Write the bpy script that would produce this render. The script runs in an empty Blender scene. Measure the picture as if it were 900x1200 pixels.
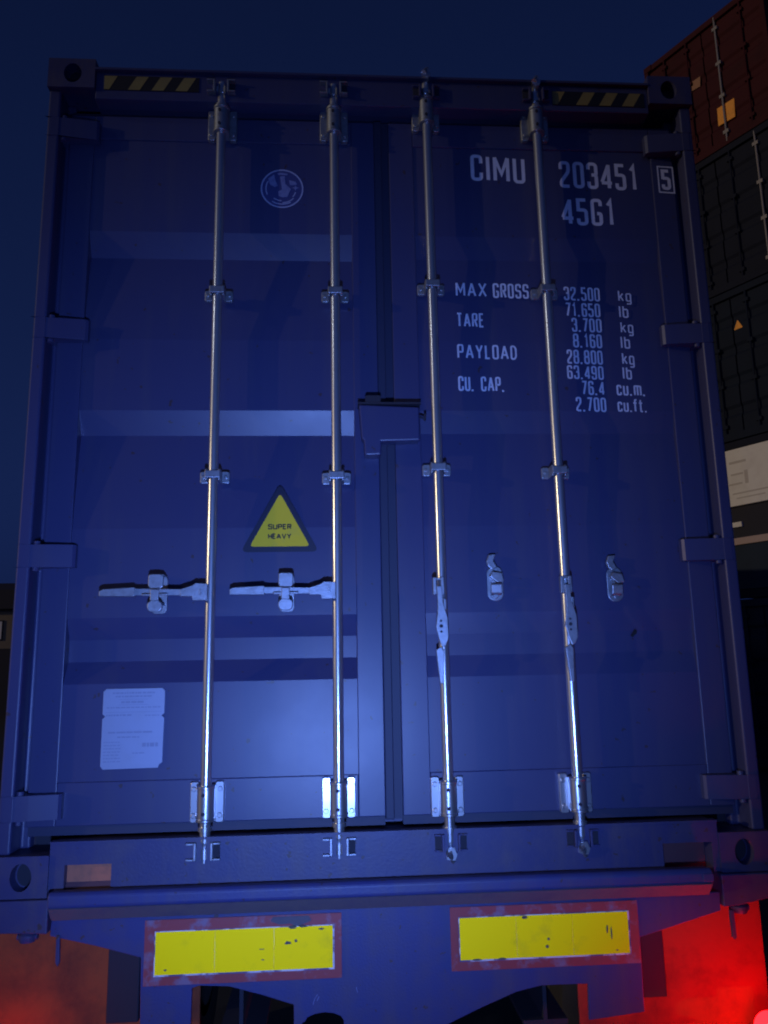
import bpy, bmesh, math, random
from mathutils import Vector, Matrix
random.seed(7)
S = bpy.context.scene
COL = S.collection
R = math.radians
ZB = 1.15                                  # height of the container floor line above the ground

# ------------------------------------------------------------------ camera
cam_d = bpy.data.cameras.new("camera"); cam = bpy.data.objects.new("camera", cam_d); COL.objects.link(cam)
cam.location = (-0.17505, -2.55023, ZB + 0.69081)
cam.rotation_euler = (1.758501, 0.018658, -0.061659)
cam_d.sensor_fit = 'VERTICAL'; cam_d.sensor_height = 36.0; cam_d.lens = 27.0
cam_d.clip_start = 0.05; cam_d.clip_end = 2000
S.camera = cam
S.render.resolution_x, S.render.resolution_y = 768, 1024
S.render.engine = 'CYCLES'
try: S.cycles.filter_width = 2.0
except Exception: pass

# ------------------------------------------------------------------ night sky
W = bpy.data.worlds.new("World"); S.world = W; W.use_nodes = True
nt = W.node_tree; bg = nt.nodes['Background']
sky = nt.nodes.new('ShaderNodeTexSky'); sky.sky_type = 'NISHITA'; sky.sun_disc = False
sky.sun_elevation = R(-1.0); sky.sun_rotation = R(190); sky.ozone_density = 3.0; sky.dust_density = 0.0
tint = nt.nodes.new('ShaderNodeMix'); tint.data_type = 'RGBA'; tint.blend_type = 'MULTIPLY'
tint.inputs[0].default_value = 1.0; tint.inputs[7].default_value = (0.24, 0.56, 2.6, 1)
bw = nt.nodes.new('ShaderNodeRGBToBW'); nt.links.new(sky.outputs[0], bw.inputs[0])     # deep blue night: the sky's brightness only
nt.links.new(bw.outputs[0], tint.inputs[6]); nt.links.new(tint.outputs[2], bg.inputs[0])
bg.inputs[1].default_value = 0.15

# ------------------------------------------------------------------ lamps
def lamp(name, kind, loc, color, energy, **kw):
    d = bpy.data.lights.new(name, kind); d.color = color; d.energy = energy
    for k, v in kw.items(): setattr(d, k, v)
    o = bpy.data.objects.new(name, d); o.location = loc; COL.objects.link(o); return o
def aim(o, tgt): o.rotation_euler = (Vector(tgt) - o.location).to_track_quat('-Z', 'Y').to_euler()
# far yard floodlight, low over the yard, behind and left of the photographer
flood = lamp('yard_floodlight', 'SUN', (-20, -22, 6), (1.0, 0.77, 0.44), 0.52, angle=R(0.6))
e, a = R(9.5), R(72)
flood.rotation_euler = Vector((math.sin(a)*math.cos(e), math.cos(a)*math.cos(e), -math.sin(e))).to_track_quat('-Z', 'Y').to_euler()
# taller mast lamp farther back, whose glint runs down the upper halves of the bars
mast = lamp('mast_floodlight', 'POINT', (-23.0, -10.0, ZB + 13.0), (0.80, 0.88, 1.0), 800, shadow_soft_size=0.5)
# torch held beside the photographer
torch = lamp('hand_torch', 'SPOT', (-0.20, -2.45, ZB + 0.18), (0.17, 0.325, 1.0), 318, spot_size=R(81), spot_blend=1.0, shadow_soft_size=0.035)
aim(torch, (-0.32, 0.0, ZB + 0.72))

S.view_settings.view_transform = 'Standard'; S.view_settings.look = 'None'
S.view_settings.exposure = 0.0; S.view_settings.gamma = 1.0
S.view_settings.use_curve_mapping = False

# ------------------------------------------------------------------ materials
def mat(name, base, rough=0.5, metal=0.0, dirt=None, dirt_amt=0.35, dscale=6.0, bump=0.0, bscale=60.0, spec=0.5, rvar=0.0, dlo=0.45, dhi=0.75):
    m = bpy.data.materials.new(name); m.use_nodes = True
    t = m.node_tree; b = t.nodes['Principled BSDF']
    b.inputs['Base Color'].default_value = (*base, 1); b.inputs['Roughness'].default_value = rough
    b.inputs['Metallic'].default_value = metal; b.inputs['Specular IOR Level'].default_value = spec
    tc = t.nodes.new('ShaderNodeTexCoord')
    if dirt is not None:
        n = t.nodes.new('ShaderNodeTexNoise'); n.inputs['Scale'].default_value = dscale
        n.inputs['Detail'].default_value = 8; n.inputs['Roughness'].default_value = 0.65
        t.links.new(tc.outputs['Object'], n.inputs['Vector'])
        r = t.nodes.new('ShaderNodeMapRange'); r.inputs[1].default_value = dlo; r.inputs[2].default_value = dhi
        r.inputs[3].default_value = 0; r.inputs[4].default_value = dirt_amt
        t.links.new(n.outputs[0], r.inputs[0])
        mx = t.nodes.new('ShaderNodeMix'); mx.data_type = 'RGBA'
        mx.inputs[6].default_value = (*base, 1); mx.inputs[7].default_value = (*dirt, 1)
        t.links.new(r.outputs[0], mx.inputs[0]); t.links.new(mx.outputs[2], b.inputs['Base Color'])
        if rvar:
            rr = t.nodes.new('ShaderNodeMapRange'); rr.inputs[3].default_value = rough - rvar; rr.inputs[4].default_value = rough + rvar
            t.links.new(n.outputs[0], rr.inputs[0]); t.links.new(rr.outputs[0], b.inputs['Roughness'])
    if bump:
        n2 = t.nodes.new('ShaderNodeTexNoise'); n2.inputs['Scale'].default_value = bscale; n2.inputs['Detail'].default_value = 5
        t.links.new(tc.outputs['Object'], n2.inputs['Vector'])
        bp = t.nodes.new('ShaderNodeBump'); bp.inputs['Strength'].default_value = bump; bp.inputs['Distance'].default_value = 0.004
        t.links.new(n2.outputs[0], bp.inputs['Height']); t.links.new(bp.outputs[0], b.inputs['Normal'])
    return m

def retro(name, base, gain, rcol, rough=0.45, dirt=None, dscale=9.0, dirt_amt=0.5, dlo=0.55, dhi=0.7):
    """retroreflective sheeting: the glossy lobe is centred on the way the light came from"""
    m = mat(name, base, 0.5, 0, dirt, dirt_amt, dscale, dlo=dlo, dhi=dhi, spec=0.08)
    t = m.node_tree; b = t.nodes['Principled BSDF']; out = t.nodes['Material Output']
    g = t.nodes.new('ShaderNodeBsdfGlossy'); g.inputs['Roughness'].default_value = rough
    g.inputs['Color'].default_value = (*[c*gain for c in rcol], 1)
    geo = t.nodes.new('ShaderNodeNewGeometry'); t.links.new(geo.outputs['Incoming'], g.inputs['Normal'])
    if dirt is not None:
        mx = next(n for n in t.nodes if n.bl_idname == 'ShaderNodeMix'); f = mx.inputs[0].links[0].from_socket
        m2 = t.nodes.new('ShaderNodeMix'); m2.data_type = 'RGBA'
        m2.inputs[6].default_value = (*[c*gain for c in rcol], 1); m2.inputs[7].default_value = (*[c*gain*0.25 for c in rcol], 1)
        t.links.new(f, m2.inputs[0]); t.links.new(m2.outputs[2], g.inputs['Color'])
    ad = t.nodes.new('ShaderNodeAddShader')
    t.links.new(b.outputs[0], ad.inputs[0]); t.links.new(g.outputs[0], ad.inputs[1]); t.links.new(ad.outputs[0], out.inputs['Surface'])
    return m

def weather(m, streak, chips=(0.05, 0.03, 0.03), amt=0.4, cth=0.035):
    t = m.node_tree; b = t.nodes['Principled BSDF']; l = b.inputs['Base Color'].links[0]; src = l.from_socket
    tc = next(n for n in t.nodes if n.bl_idname == 'ShaderNodeTexCoord')
    mp = t.nodes.new('ShaderNodeMapping'); mp.inputs['Scale'].default_value = (16, 16, 1.1); t.links.new(tc.outputs['Object'], mp.inputs[0])
    n = t.nodes.new('ShaderNodeTexNoise'); n.inputs['Scale'].default_value = 1.0; n.inputs['Detail'].default_value = 6; t.links.new(mp.outputs[0], n.inputs['Vector'])
    rg = t.nodes.new('ShaderNodeMapRange'); rg.inputs[1].default_value = 0.48; rg.inputs[2].default_value = 0.78; rg.inputs[4].default_value = amt; t.links.new(n.outputs[0], rg.inputs[0])
    mx = t.nodes.new('ShaderNodeMix'); mx.data_type = 'RGBA'; mx.inputs[7].default_value = (*streak, 1)
    t.links.new(rg.outputs[0], mx.inputs[0]); t.links.new(src, mx.inputs[6])
    v = t.nodes.new('ShaderNodeTexNoise'); v.inputs['Scale'].default_value = 38; v.inputs['Detail'].default_value = 3; t.links.new(tc.outputs['Object'], v.inputs['Vector'])
    r2 = t.nodes.new('ShaderNodeMapRange'); r2.inputs[1].default_value = 0.735 - cth; r2.inputs[2].default_value = 0.75 - cth; r2.inputs[4].default_value = 0.8; t.links.new(v.outputs[0], r2.inputs[0])
    m2 = t.nodes.new('ShaderNodeMix'); m2.data_type = 'RGBA'; m2.inputs[7].default_value = (*chips, 1)
    t.links.new(r2.outputs[0], m2.inputs[0]); t.links.new(mx.outputs[2], m2.inputs[6]); t.links.new(m2.outputs[2], b.inputs['Base Color'])
def two_lobes(m, rough2, fac):
    """brushed zinc: a tight and a broad highlight together"""
    t = m.node_tree; b = t.nodes['Principled BSDF']; out = t.nodes['Material Output']
    b2 = t.nodes.new('ShaderNodeBsdfPrincipled'); b2.inputs['Metallic'].default_value = 0.9; b2.inputs['Roughness'].default_value = rough2
    t.links.new(b.inputs['Base Color'].links[0].from_socket, b2.inputs['Base Color'])
    mx = t.nodes.new('ShaderNodeMixShader'); mx.inputs[0].default_value = fac
    t.links.new(b.outputs[0], mx.inputs[1]); t.links.new(b2.outputs[0], mx.inputs[2]); t.links.new(mx.outputs[0], out.inputs['Surface'])
BLUE = (0.040, 0.044, 0.122)
M = {}
M['paint'] = mat('blue_container_paint', BLUE, 0.40, 0, (0.050, 0.050, 0.11), 0.35, 3.5, 0.035, 140, rvar=0.06)
M['paint_dirty'] = mat('dirty_blue_paint', (0.036, 0.038, 0.125), 0.5, 0, (0.09, 0.075, 0.10), 0.5, 9, 0.14, 120, rvar=0.06)
M['chassis'] = mat('blue_chassis_paint', (0.034, 0.042, 0.165), 0.5, 0, (0.08, 0.065, 0.09), 0.5, 11, 0.15, 150)
M['grime_reflect'] = mat('grime_and_reflection_grey', (0.10, 0.095, 0.12), 0.75, 0, (0.05, 0.05, 0.12), 0.6, 14, 0.3, 120)
M['galv'] = mat('galvanised_steel', (0.62, 0.63, 0.66), 0.21, 0.92, (0.46, 0.46, 0.50), 0.4, 12, rvar=0.03)
M['galv_dull'] = mat('weathered_galvanised_steel', (0.34, 0.36, 0.40), 0.45, 0.8, (0.2, 0.2, 0.21), 0.7, 45, 0.15, 160)
weather(M['paint'], (0.070, 0.068, 0.115), amt=0.42, cth=0.03); weather(M['paint_dirty'], (0.09, 0.075, 0.10), amt=0.5, cth=0.06); weather(M['chassis'], (0.08, 0.07, 0.12), (0.06, 0.035, 0.03), 0.5, 0.06)
two_lobes(M['galv'], 0.46, 0.27)
M['rubber'] = mat('black_rubber_gasket', (0.026, 0.028, 0.066), 0.6)
M['dark'] = mat('dark_steel_and_hole_shade', (0.02, 0.02, 0.035), 0.8)  # near-black steel, also painted in as shade inside holes and gaps
M['white'] = mat('white_print', (0.60, 0.63, 0.78), 0.5, 0, (0.42, 0.44, 0.58), 0.5, 30)
M['faint'] = mat('faded_pale_print', (0.30, 0.33, 0.52), 0.5)
M['disc'] = mat('mid_blue_logo_disc', (0.045, 0.055, 0.18), 0.45)
M['emblem'] = mat('worn_emblem_print', (0.17, 0.20, 0.40), 0.5, 0, (0.09, 0.10, 0.26), 0.8, 60)
M['plate'] = mat('aluminium_data_plate', (0.30, 0.34, 0.46), 0.45, 0.2, (0.28, 0.31, 0.40), 0.6, 14)
M['ink'] = mat('worn_grey_ink', (0.22, 0.25, 0.36), 0.6)
M['black'] = mat('black_print', (0.006, 0.006, 0.009), 0.6)
M['dkblue'] = mat('dark_sticker_border', (0.008, 0.009, 0.034), 0.5)
M['yellow'] = retro('yellow_reflective_sheet', (0.46, 0.45, 0.004), 1.0, (0.55, 0.28, 0.0), 0.55, (0.26, 0.25, 0.03), 9.0, 0.30)
M['yellow_sign'] = retro('yellow_sign_face', (0.42, 0.36, 0.035), 1.0, (0.17, 0.08, 0.0), 0.55, (0.4, 0.36, 0.08), 12.0, 0.4)
M['yellow_old'] = mat('faded_yellow_tape', (0.24, 0.19, 0.06), 0.6, 0, (0.14, 0.11, 0.06), 0.6, 20)
M['redborder'] = mat('worn_red_border', (0.30, 0.05, 0.055), 0.5, 0, (0.22, 0.16, 0.24), 0.9, 13, 0.1, 90, dlo=0.5, dhi=0.62)
M['flap'] = mat('dusty_mudflap_rubber', (0.29, 0.080, 0.034), 0.9, 0, (0.11, 0.04, 0.03), 0.9, 7, 0.2, 60, spec=0.15)
M['tyre'] = mat('tyre_rubber', (0.03, 0.027, 0.027), 0.8, 0, (0.07, 0.055, 0.045), 0.6, 7)
M['warm_brown'] = mat('warm_lit_pocket_plate', (0.50, 0.16, 0.085), 0.8, 0, (0.2, 0.1, 0.07), 0.6, 30)  # brown plate with the pocket's warm light put into its colour
M['maroon'] = mat('brown_pocket_plate', (0.12, 0.05, 0.06), 0.8)
M['asphalt'] = mat('asphalt', (0.05, 0.05, 0.052), 0.85, 0, (0.035, 0.035, 0.037), 0.7, 3, 0.5, 80)
M['red_box'] = mat('faded_red_container_paint', (0.055, 0.009, 0.014), 0.75, 0, (0.03, 0.007, 0.011), 0.7, 2, spec=0.2)
M['dark_box'] = mat('dark_grey_container_paint', (0.013, 0.016, 0.032), 0.8, 0, (0.009, 0.011, 0.022), 0.6, 2, spec=0.2)
M['green_box'] = mat('dark_green_container_paint', (0.012, 0.018, 0.036), 0.8, 0, (0.009, 0.012, 0.024), 0.6, 2, spec=0.2)
M['navy_box'] = mat('navy_container_paint', (0.020, 0.032, 0.060), 0.75, 0, (0.012, 0.02, 0.035), 0.6, 2, spec=0.2)
M['reefer_white'] = mat('white_reefer_panel', (0.80, 0.77, 0.74), 0.5, 0, (0.6, 0.55, 0.52), 0.5, 4)
M['pink_lit'] = mat('pink_lit_ledge', (0.45, 0.33, 0.32), 0.6)  # pink light on the ledge put into its colour
M['rod_far'] = mat('pale_lit_rod', (0.26, 0.24, 0.25), 0.5, 0.2)
M['orange'] = retro('orange_reflective_sticker', (0.75, 0.34, 0.08), 1.0, (0.95, 0.33, 0.02), 0.5, (0.4, 0.2, 0.05), 9.0, 0.6)
M['dull_orange'] = mat('dull_orange_sticker', (0.34, 0.16, 0.09), 0.6)
M['tan'] = mat('tan_shed_wall', (0.22, 0.17, 0.12), 0.7, 0, (0.15, 0.12, 0.09), 0.5, 1)
def emis(name, col, st):
    m = mat(name, (0.3, 0.01, 0.01), 0.3); b = m.node_tree.nodes['Principled BSDF']
    b.inputs['Emission Color'].default_value = (*col, 1); b.inputs['Emission Strength'].default_value = st; return m
M['lens'] = emis('lit_red_lens', (1.0, 0.004, 0.006), 14.0)
M['lens_added'] = emis('added_red_lens', (1.0, 0.0012, 0.0022), 100.0)  # extra glowing lens, added to throw red onto the plate and leg
M['lens_dim'] = emis('dim_red_lens', (1.0, 0.012, 0.008), 6.0)
M['edge'] = mat('worn_white_edge', (0.62, 0.60, 0.66), 0.5, 0, (0.12, 0.09, 0.2), 1.0, 16, dlo=0.47, dhi=0.55)

# ------------------------------------------------------------------ mesh helpers
class MB:
    def __init__(s): s.v = []; s.f = []
    def add(s, vs, fs):
        o = len(s.v); s.v += [tuple(v) for v in vs]; s.f += [tuple(i + o for i in f) for f in fs]; return s
    def box(s, x0, x1, y0, y1, z0, z1):
        vs = [(x, y, z) for z in (z0, z1) for y in (y0, y1) for x in (x0, x1)]
        return s.add(vs, [(0,2,3,1),(4,5,7,6),(0,1,5,4),(2,6,7,3),(0,4,6,2),(1,3,7,5)])
    def prism(s, poly, d0, d1, axis='y'):
        """poly in the two other axes, extruded along axis"""
        def P(a, b, d): return {'y': (a, d, b), 'x': (d, a, b), 'z': (a, b, d)}[axis]
        n = len(poly)
        vs = [P(a, b, d0) for a, b in poly] + [P(a, b, d1) for a, b in poly]
        fs = [tuple(range(n)), tuple(range(2*n-1, n-1, -1))] + [(i, i+n, (i+1) % n + n, (i+1) % n) for i in range(n)]
        return s.add(vs, fs)
    def strip(s, prof, x0, x1, thick=None):
        """open (y,z) profile swept along x"""
        n = len(prof); vs = [(x0, y, z) for y, z in prof] + [(x1, y, z) for y, z in prof]
        return s.add(vs, [(i, i+1, i+1+n, i+n) for i in range(n-1)])
    def tube(s, p0, p1, r0, r1=None, n=16, cap=True):
        p0, p1 = Vector(p0), Vector(p1); r1 = r0 if r1 is None else r1
        d = (p1 - p0).normalized(); u = d.orthogonal().normalized(); w = d.cross(u)
        vs = []
        for p, r in ((p0, r0), (p1, r1)):
            vs += [p + (u*math.cos(2*math.pi*i/n) + w*math.sin(2*math.pi*i/n))*r for i in range(n)]
        fs = [(i, (i+1) % n, (i+1) % n + n, i+n) for i in range(n)]
        if cap: fs += [tuple(range(n-1, -1, -1)), tuple(range(n, 2*n))]
        return s.add(vs, fs)
    def lathe(s, c, prof, axis, n=32):
        """profile (r, d) revolved about axis through c"""
        m = len(prof); vs = []
        for i in range(n):
            t = 2*math.pi*i/n; cs, sn = math.cos(t), math.sin(t)
            for r, d in prof:
                vs.append({'x': (c[0]+d, c[1]+r*cs, c[2]+r*sn), 'y': (c[0]+r*cs, c[1]+d, c[2]+r*sn), 'z': (c[0]+r*cs, c[1]+r*sn, c[2]+d)}[axis])
        return s.add(vs, [(i*m+k, i*m+k+1, ((i+1) % n)*m+k+1, ((i+1) % n)*m+k) for i in range(n) for k in range(m-1)])
def mesh(name, mb, m, parent=None, loc=(0,0,0), bevel=0, smooth=False, seg=2):
    me = bpy.data.meshes.new(name); me.from_pydata(mb.v, [], mb.f)
    bm = bmesh.new(); bm.from_mesh(me); bmesh.ops.recalc_face_normals(bm, faces=bm.faces); bm.to_mesh(me); bm.free()
    me.materials.append(M[m] if isinstance(m, str) else m)
    o = bpy.data.objects.new(name, me); COL.objects.link(o); o.location = loc; o.parent = parent
    if bevel:
        b = o.modifiers.new('bevel', 'BEVEL'); b.width = bevel; b.segments = seg; b.limit_method = 'ANGLE'; b.angle_limit = R(40)
    if smooth:
        for p in me.polygons: p.use_smooth = True
        try: me.set_sharp_from_angle(angle=R(40))
        except Exception: pass
    return o
def flat(name, mb, m, parent, loc=(0,0,0)):
    return mesh(name, mb, m, parent, loc)
def thing(name, label, cat, loc=(0,0,0), rz=0, group=None):
    o = bpy.data.objects.new(name, None); COL.objects.link(o); o.empty_display_size = 0.2
    o.location = loc; o.rotation_euler = (0, 0, rz); o['label'] = label; o['category'] = cat
    if group: o['group'] = group
    return o
def dup(o, parent, loc=None):
    c = o.copy(); COL.objects.link(c); c.parent = parent
    if loc is not None: c.location = loc
    return c
def rrect(x0, x1, z0, z1, r, n=4):
    pts = []
    for cx, cz, a0 in ((x1-r, z1-r, 0), (x0+r, z1-r, 90), (x0+r, z0+r, 180), (x1-r, z0+r, 270)):
        for i in range(n+1):
            t = R(a0 + 90*i/n); pts.append((cx + r*math.cos(t), cz + r*math.sin(t)))
    return pts
def holed(mb, x0, x1, z0, z1, hx, hz, rx, rz, y, depth, n=24):
    """rectangular face at y with an oval hole sunk to y+depth"""
    rect = []; ell = []
    for i in range(n):
        t = 2*math.pi*(i+0.5)/n; c, s_ = math.cos(t), math.sin(t)
        ell.append((hx + rx*c, hz + rz*s_))
        k = 1/max(abs(c), abs(s_)); cx, cz = (x0+x1)/2, (z0+z1)/2
        rect.append((cx + c*k*(x1-x0)/2, cz + s_*k*(z1-z0)/2))
    vs = [(a, y, b) for a, b in rect] + [(a, y, b) for a, b in ell] + [(a, y+depth, b) for a, b in ell]
    fs = []
    for i in range(n):
        j = (i+1) % n; fs += [(i, j, j+n, i+n), (i+n, j+n, j+2*n, i+2*n)]
    fs.append(tuple(range(2*n, 3*n)))
    # corner triangles so the outline is a true rectangle
    mb.add(vs, fs)
    o = len(mb.v)
    for q, (cx, cz) in enumerate(((x1, z1), (x0, z1), (x0, z0), (x1, z0))):
        i = (n//8 + q*n//4 - 1) % n
        mb.add([(rect[i][0], y, rect[i][1]), (cx, y, cz), (rect[(i+1) % n][0], y, rect[(i+1) % n][1])], [(0,1,2)])

# ------------------------------------------------------------------ stencil lettering
def rounded(pts, r, closed=False):
    if r <= 0: return list(pts)
    out = []; n = len(pts)
    for i, p in enumerate(pts):
        if not closed and i in (0, n-1): out.append(p); continue
        p = Vector(p); a = Vector(pts[i-1]) - p; b = Vector(pts[(i+1) % n]) - p
        la, lb = a.length, b.length
        if la == 0 or lb == 0: continue
        k = min(r, la*0.49, lb*0.49); a = p + a/la*k; b = p + b/lb*k
        for j in range(6):
            t = j/5; out.append(tuple(a*(1-t)**2 + p*2*t*(1-t) + b*t*t))
    return out
RC = 0.115
G = {  # strokes: (points, corner radius, closed), width factor
 '0': ([([(0,0),(1,0),(1,1),(0,1)], RC, True)], 1), 'O': ([([(0,0),(1,0),(1,1),(0,1)], RC, True)], 1),
 'C': ([([(1,.70),(1,1),(0,1),(0,0),(1,0),(1,.30)], RC, False)], 1),
 'G': ([([(1,.76),(1,1),(0,1),(0,0),(1,0),(1,.44),(.55,.44)], RC*.9, False)], 1.02),
 'I': ([([(0,0),(0,1)], 0, False)], 0), 'l': ([([(0,0),(0,1)], 0, False)], 0),
 'M': ([([(0,0),(0,1)], 0, False), ([(0,1),(.5,.3),(1,1)], 0, False), ([(1,1),(1,0)], 0, False)], 1.5),
 'U': ([([(0,1),(0,0),(1,0),(1,1)], RC, False)], 1),
 '2': ([([(0,.72),(0,1),(1,1),(1,.62),(0.02,.2),(0.02,0),(1.05,0)], RC*.9, False)], 1),
 '3': ([([(0,.76),(0,1),(1,1),(1,.53),(.4,.53)], RC, False), ([(.4,.53),(1,.53),(1,0),(0,0),(0,.24)], RC, False)], 1),
 '4': ([([(.80,0),(.80,1)], 0, False), ([(.80,.97),(-.08,.25)], 0, False), ([(-.12,.22),(1.15,.22)], 0, False)], 1.05),
 '5': ([([(1,1),(.03,1),(.03,.52)], 0, False), ([(.03,.58),(1,.58),(1,0),(0,0),(0,.22)], RC, False)], 1),
 '1': ([([(.65,0),(.65,1),(.15,.8)], 0, False)], .75),
 '6': ([([(1,.78),(1,1),(0,1),(0,0),(1,0),(1,.56),(0.05,.56)], RC, False)], 1),
 '7': ([([(0,1),(1,1),(.3,0)], 0, False)], 1),
 '8': ([([(0,0),(1,0),(1,.52),(0,.52)], RC*1.1, True), ([(.04,.52),(.96,.52),(.96,1),(.04,1)], RC*1.1, True)], 1.08),
 '9': ([([(0,.22),(0,0),(1,0),(1,1),(0,1),(0,.44),(.95,.44)], RC, False)], 1),
 'A': ([([(0,0),(.5,1)], 0, False), ([(.5,1),(1,0)], 0, False), ([(.2,.3),(.8,.3)], 0, False)], 1.35),
 'X': ([([(0,0),(1,1)], 0, False), ([(0,1),(1,0)], 0, False)], 1.3),
 'R': ([([(0,0),(0,1),(1,1),(1,.5),(0.05,.5)], RC*.8, False), ([(.5,.5),(1.03,0)], 0, False)], 1),
 'S': ([([(1,.76),(1,1),(0,1),(0,.52),(1,.52),(1,0),(0,0),(0,.24)], RC, False)], 1),
 'T': ([([(-.05,1),(1.05,1)], 0, False), ([(.5,.95),(.5,0)], 0, False)], 1),
 'E': ([([(1,1),(0,1),(0,0),(1,0)], 0, False), ([(0,.52),(.85,.52)], 0, False)], .85),
 'P': ([([(0,0),(0,1),(1,1),(1,.46),(0.05,.46)], RC*.8, False)], 1),
 'Y': ([([(0,1),(.5,.45)], 0, False), ([(1,1),(.5,.45)], 0, False), ([(.5,.5),(.5,0)], 0, False)], 1.25),
 'L': ([([(0,1),(0,0),(1,0)], 0, False)], .8),
 'D': ([([(0,0),(.7,0),(1,.2),(1,.8),(.7,1),(0,1)], .1, True)], 1),
 'H': ([([(0,0),(0,1)], 0, False), ([(1,0),(1,1)], 0, False), ([(0,.5),(1,.5)], 0, False)], 1),
 'V': ([([(0,1),(.5,0),(1,1)], 0, False)], 1.25),
 'k': ([([(0,0),(0,1)], 0, False), ([(.95,.72),(.08,.30)], 0, False), ([(.35,.42),(1,0)], 0, False)], 1),
 'g': ([([(0,0),(1,0),(1,.72),(0,.72)], RC*.8, True), ([(1,.15),(1,-.3),(0.02,-.3)], RC*.8, False)], 1),
 'b': ([([(0,.1),(0,1)], 0, False), ([(0,0),(1,0),(1,.72),(0,.72)], RC*.8, True)], 1),
 'c': ([([(1,.52),(1,.72),(0,.72),(0,0),(1,0),(1,.2)], RC*.8, False)], .9),
 'u': ([([(0,.72),(0,0),(1,0),(1,.72)], RC*.8, False)], .95),
 'm': ([([(0,0),(0,.72),(1,.72),(1,0)], RC*.6, False), ([(.5,.72),(.5,0)], 0, False)], 1.6),
 'f': ([([(.3,0),(.3,1),(1,1)], RC*.8, False), ([(-.3,.72),(.95,.72)], 0, False)], .75),
 't': ([([(.3,1),(.3,0),(1,0)], RC*.8, False), ([(-.3,.72),(.95,.72)], 0, False)], .75),
}
def stroke(mb, pts, w, y, closed=False):
    P = [Vector(p) for p in pts]; Q = [P[0]]
    for p in P[1:]:
        if (p - Q[-1]).length > 1e-6: Q.append(p)
    P = Q; n = len(P); L = []; Rr = []
    for i in range(n):
        a = P[i] - P[i-1] if (i > 0 or closed) else None
        b = P[(i+1) % n] - P[i] if (i < n-1 or closed) else None
        a = b if a is None else a; b = a if b is None else b
        a = a.normalized(); b = b.normalized(); na = Vector((-a.y, a.x)); nb = Vector((-b.y, b.x))
        m = na + nb
        m = na if m.length < 1e-4 else m.normalized()
        k = (w/2)/max(0.45, m.dot(nb)); L.append(P[i] + m*k); Rr.append(P[i] - m*k)
    vs = [(p.x, y, p.y) for p in L] + [(p.x, y, p.y) for p in Rr]
    mb.add(vs, [(i, (i+1) % n, (i+1) % n + n, i+n) for i in range(n if closed else n-1)])
def text(name, s, x0, x1, z0, z1, parent, m='white', y=0.0708, weight=0.122, slope=0.0, frame=False, wide=1.0):
    """one line of stencilled print fitted between x0..x1, cap height z0..z1; slope = rise per metre"""
    h = z1 - z0; st = weight*h; cw = 0.27*h*wide; gap = 0.22*h; pen = 0; place = []
    for ch in s:
        if ch == ' ': pen += 0.42*h; continue
        if ch == '.': place.append((ch, pen, 0)); pen += st + gap*0.75; continue
        g, wf = G[ch]; w = cw*wf; place.append((ch, pen, w)); pen += w + st + gap*0.45
    tot = pen - gap*0.45
    kx = (x1 - x0 - st)/max(tot - st, 1e-6); mb = MB(); lay = 0
    for ch, px, w in place:
        ox = x0 + st/2 + px*kx
        if ch == '.':
            stroke(mb, [(ox, z0), (ox, z0 + st)], st*1.05, y); continue
        for pts, r, cl in G[ch][0]:
            q = [(ox + a*w*kx, z0 + st/2 + b*(h - st)) for a, b in pts]
            stroke(mb, rounded(q, r*h, cl), st, y - 0.0002*lay, cl); lay = (lay + 1) % 3
    if frame:
        f = 0.011
        stroke(mb, [(x0-f, z0-f), (x1+f, z0-f), (x1+f, z1+f), (x0-f, z1+f)], st*0.42, y, True)
    mb.v = [(a, b, c + slope*(a - x0)) for a, b, c in mb.v]
    return flat(name, mb, m, parent)

# ================================================================== GROUND
g = MB().box(-300, 300, -300, 500, -0.3, 0.0)
ground = mesh('ground', g, 'asphalt'); ground['kind'] = 'structure'

# ================================================================== MAIN CONTAINER (local z = height above its floor line)
box = thing('shipping_container', 'dark blue shipping container with four galvanised locking bars on a trailer', 'shipping container', (0, 0, ZB))
HW, HH, LEN = 1.219, 2.896, 12.19
# corrugated sides and roof
def corr_side(sx):
    mb = MB(); pts = []; y = 0.20
    while y < LEN - 0.2:
        pts += [(y, 0), (y + 0.07, 0), (y + 0.138, 1), (y + 0.208, 1)]; y += 0.276
    xo, xi = sx*(HW - 0.012), sx*(HW - 0.048)
    vs = [(xo if k == 0 else xi, yy, z) for z in (0.16, HH - 0.06) for yy, k in pts]; n = len(pts)
    mb.add(vs, [(i, i+1, i+1+n, i+n) for i in range(n-1)]); return mb
for sx in (-1, 1): mesh('side_wall', corr_side(sx), 'paint', box)
mesh('roof', MB().box(-1.15, 1.15, 0.14, LEN, HH - 0.045, HH - 0.02), 'paint', box)
mesh('front_wall', MB().box(-1.19, 1.19, LEN - 0.06, LEN, 0.12, HH - 0.05), 'paint', box)
mesh('container_floor', MB().box(-1.17, 1.17, 0.16, LEN - 0.06, 0.05, 0.15), 'dark', box)
for sx in (-1, 1):
    mesh('bottom_side_rail', MB().box(sx*1.205 - 0.012, sx*1.205 + 0.012, 0.181, LEN, 0.0, 0.158), 'paint', box)
    mesh('top_side_rail', MB().box(sx*1.185 - 0.03, sx*1.185 + 0.03, 0.181, LEN, HH - 0.07, HH - 0.012), 'paint', box)
# corner posts: outer strip, return into the hinge gap
for sx in (-1, 1):
    poly = [(sx*1.217, 0.018), (sx*1.174, 0.018), (sx*1.174, 0.10), (sx*1.145, 0.10), (sx*1.145, 0.14), (sx*1.217, 0.14)]
    mesh('corner_post', MB().prism(poly, 0.1185, HH - 0.1185, 'z'), 'paint', box, bevel=0.007, seg=3)
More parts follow.
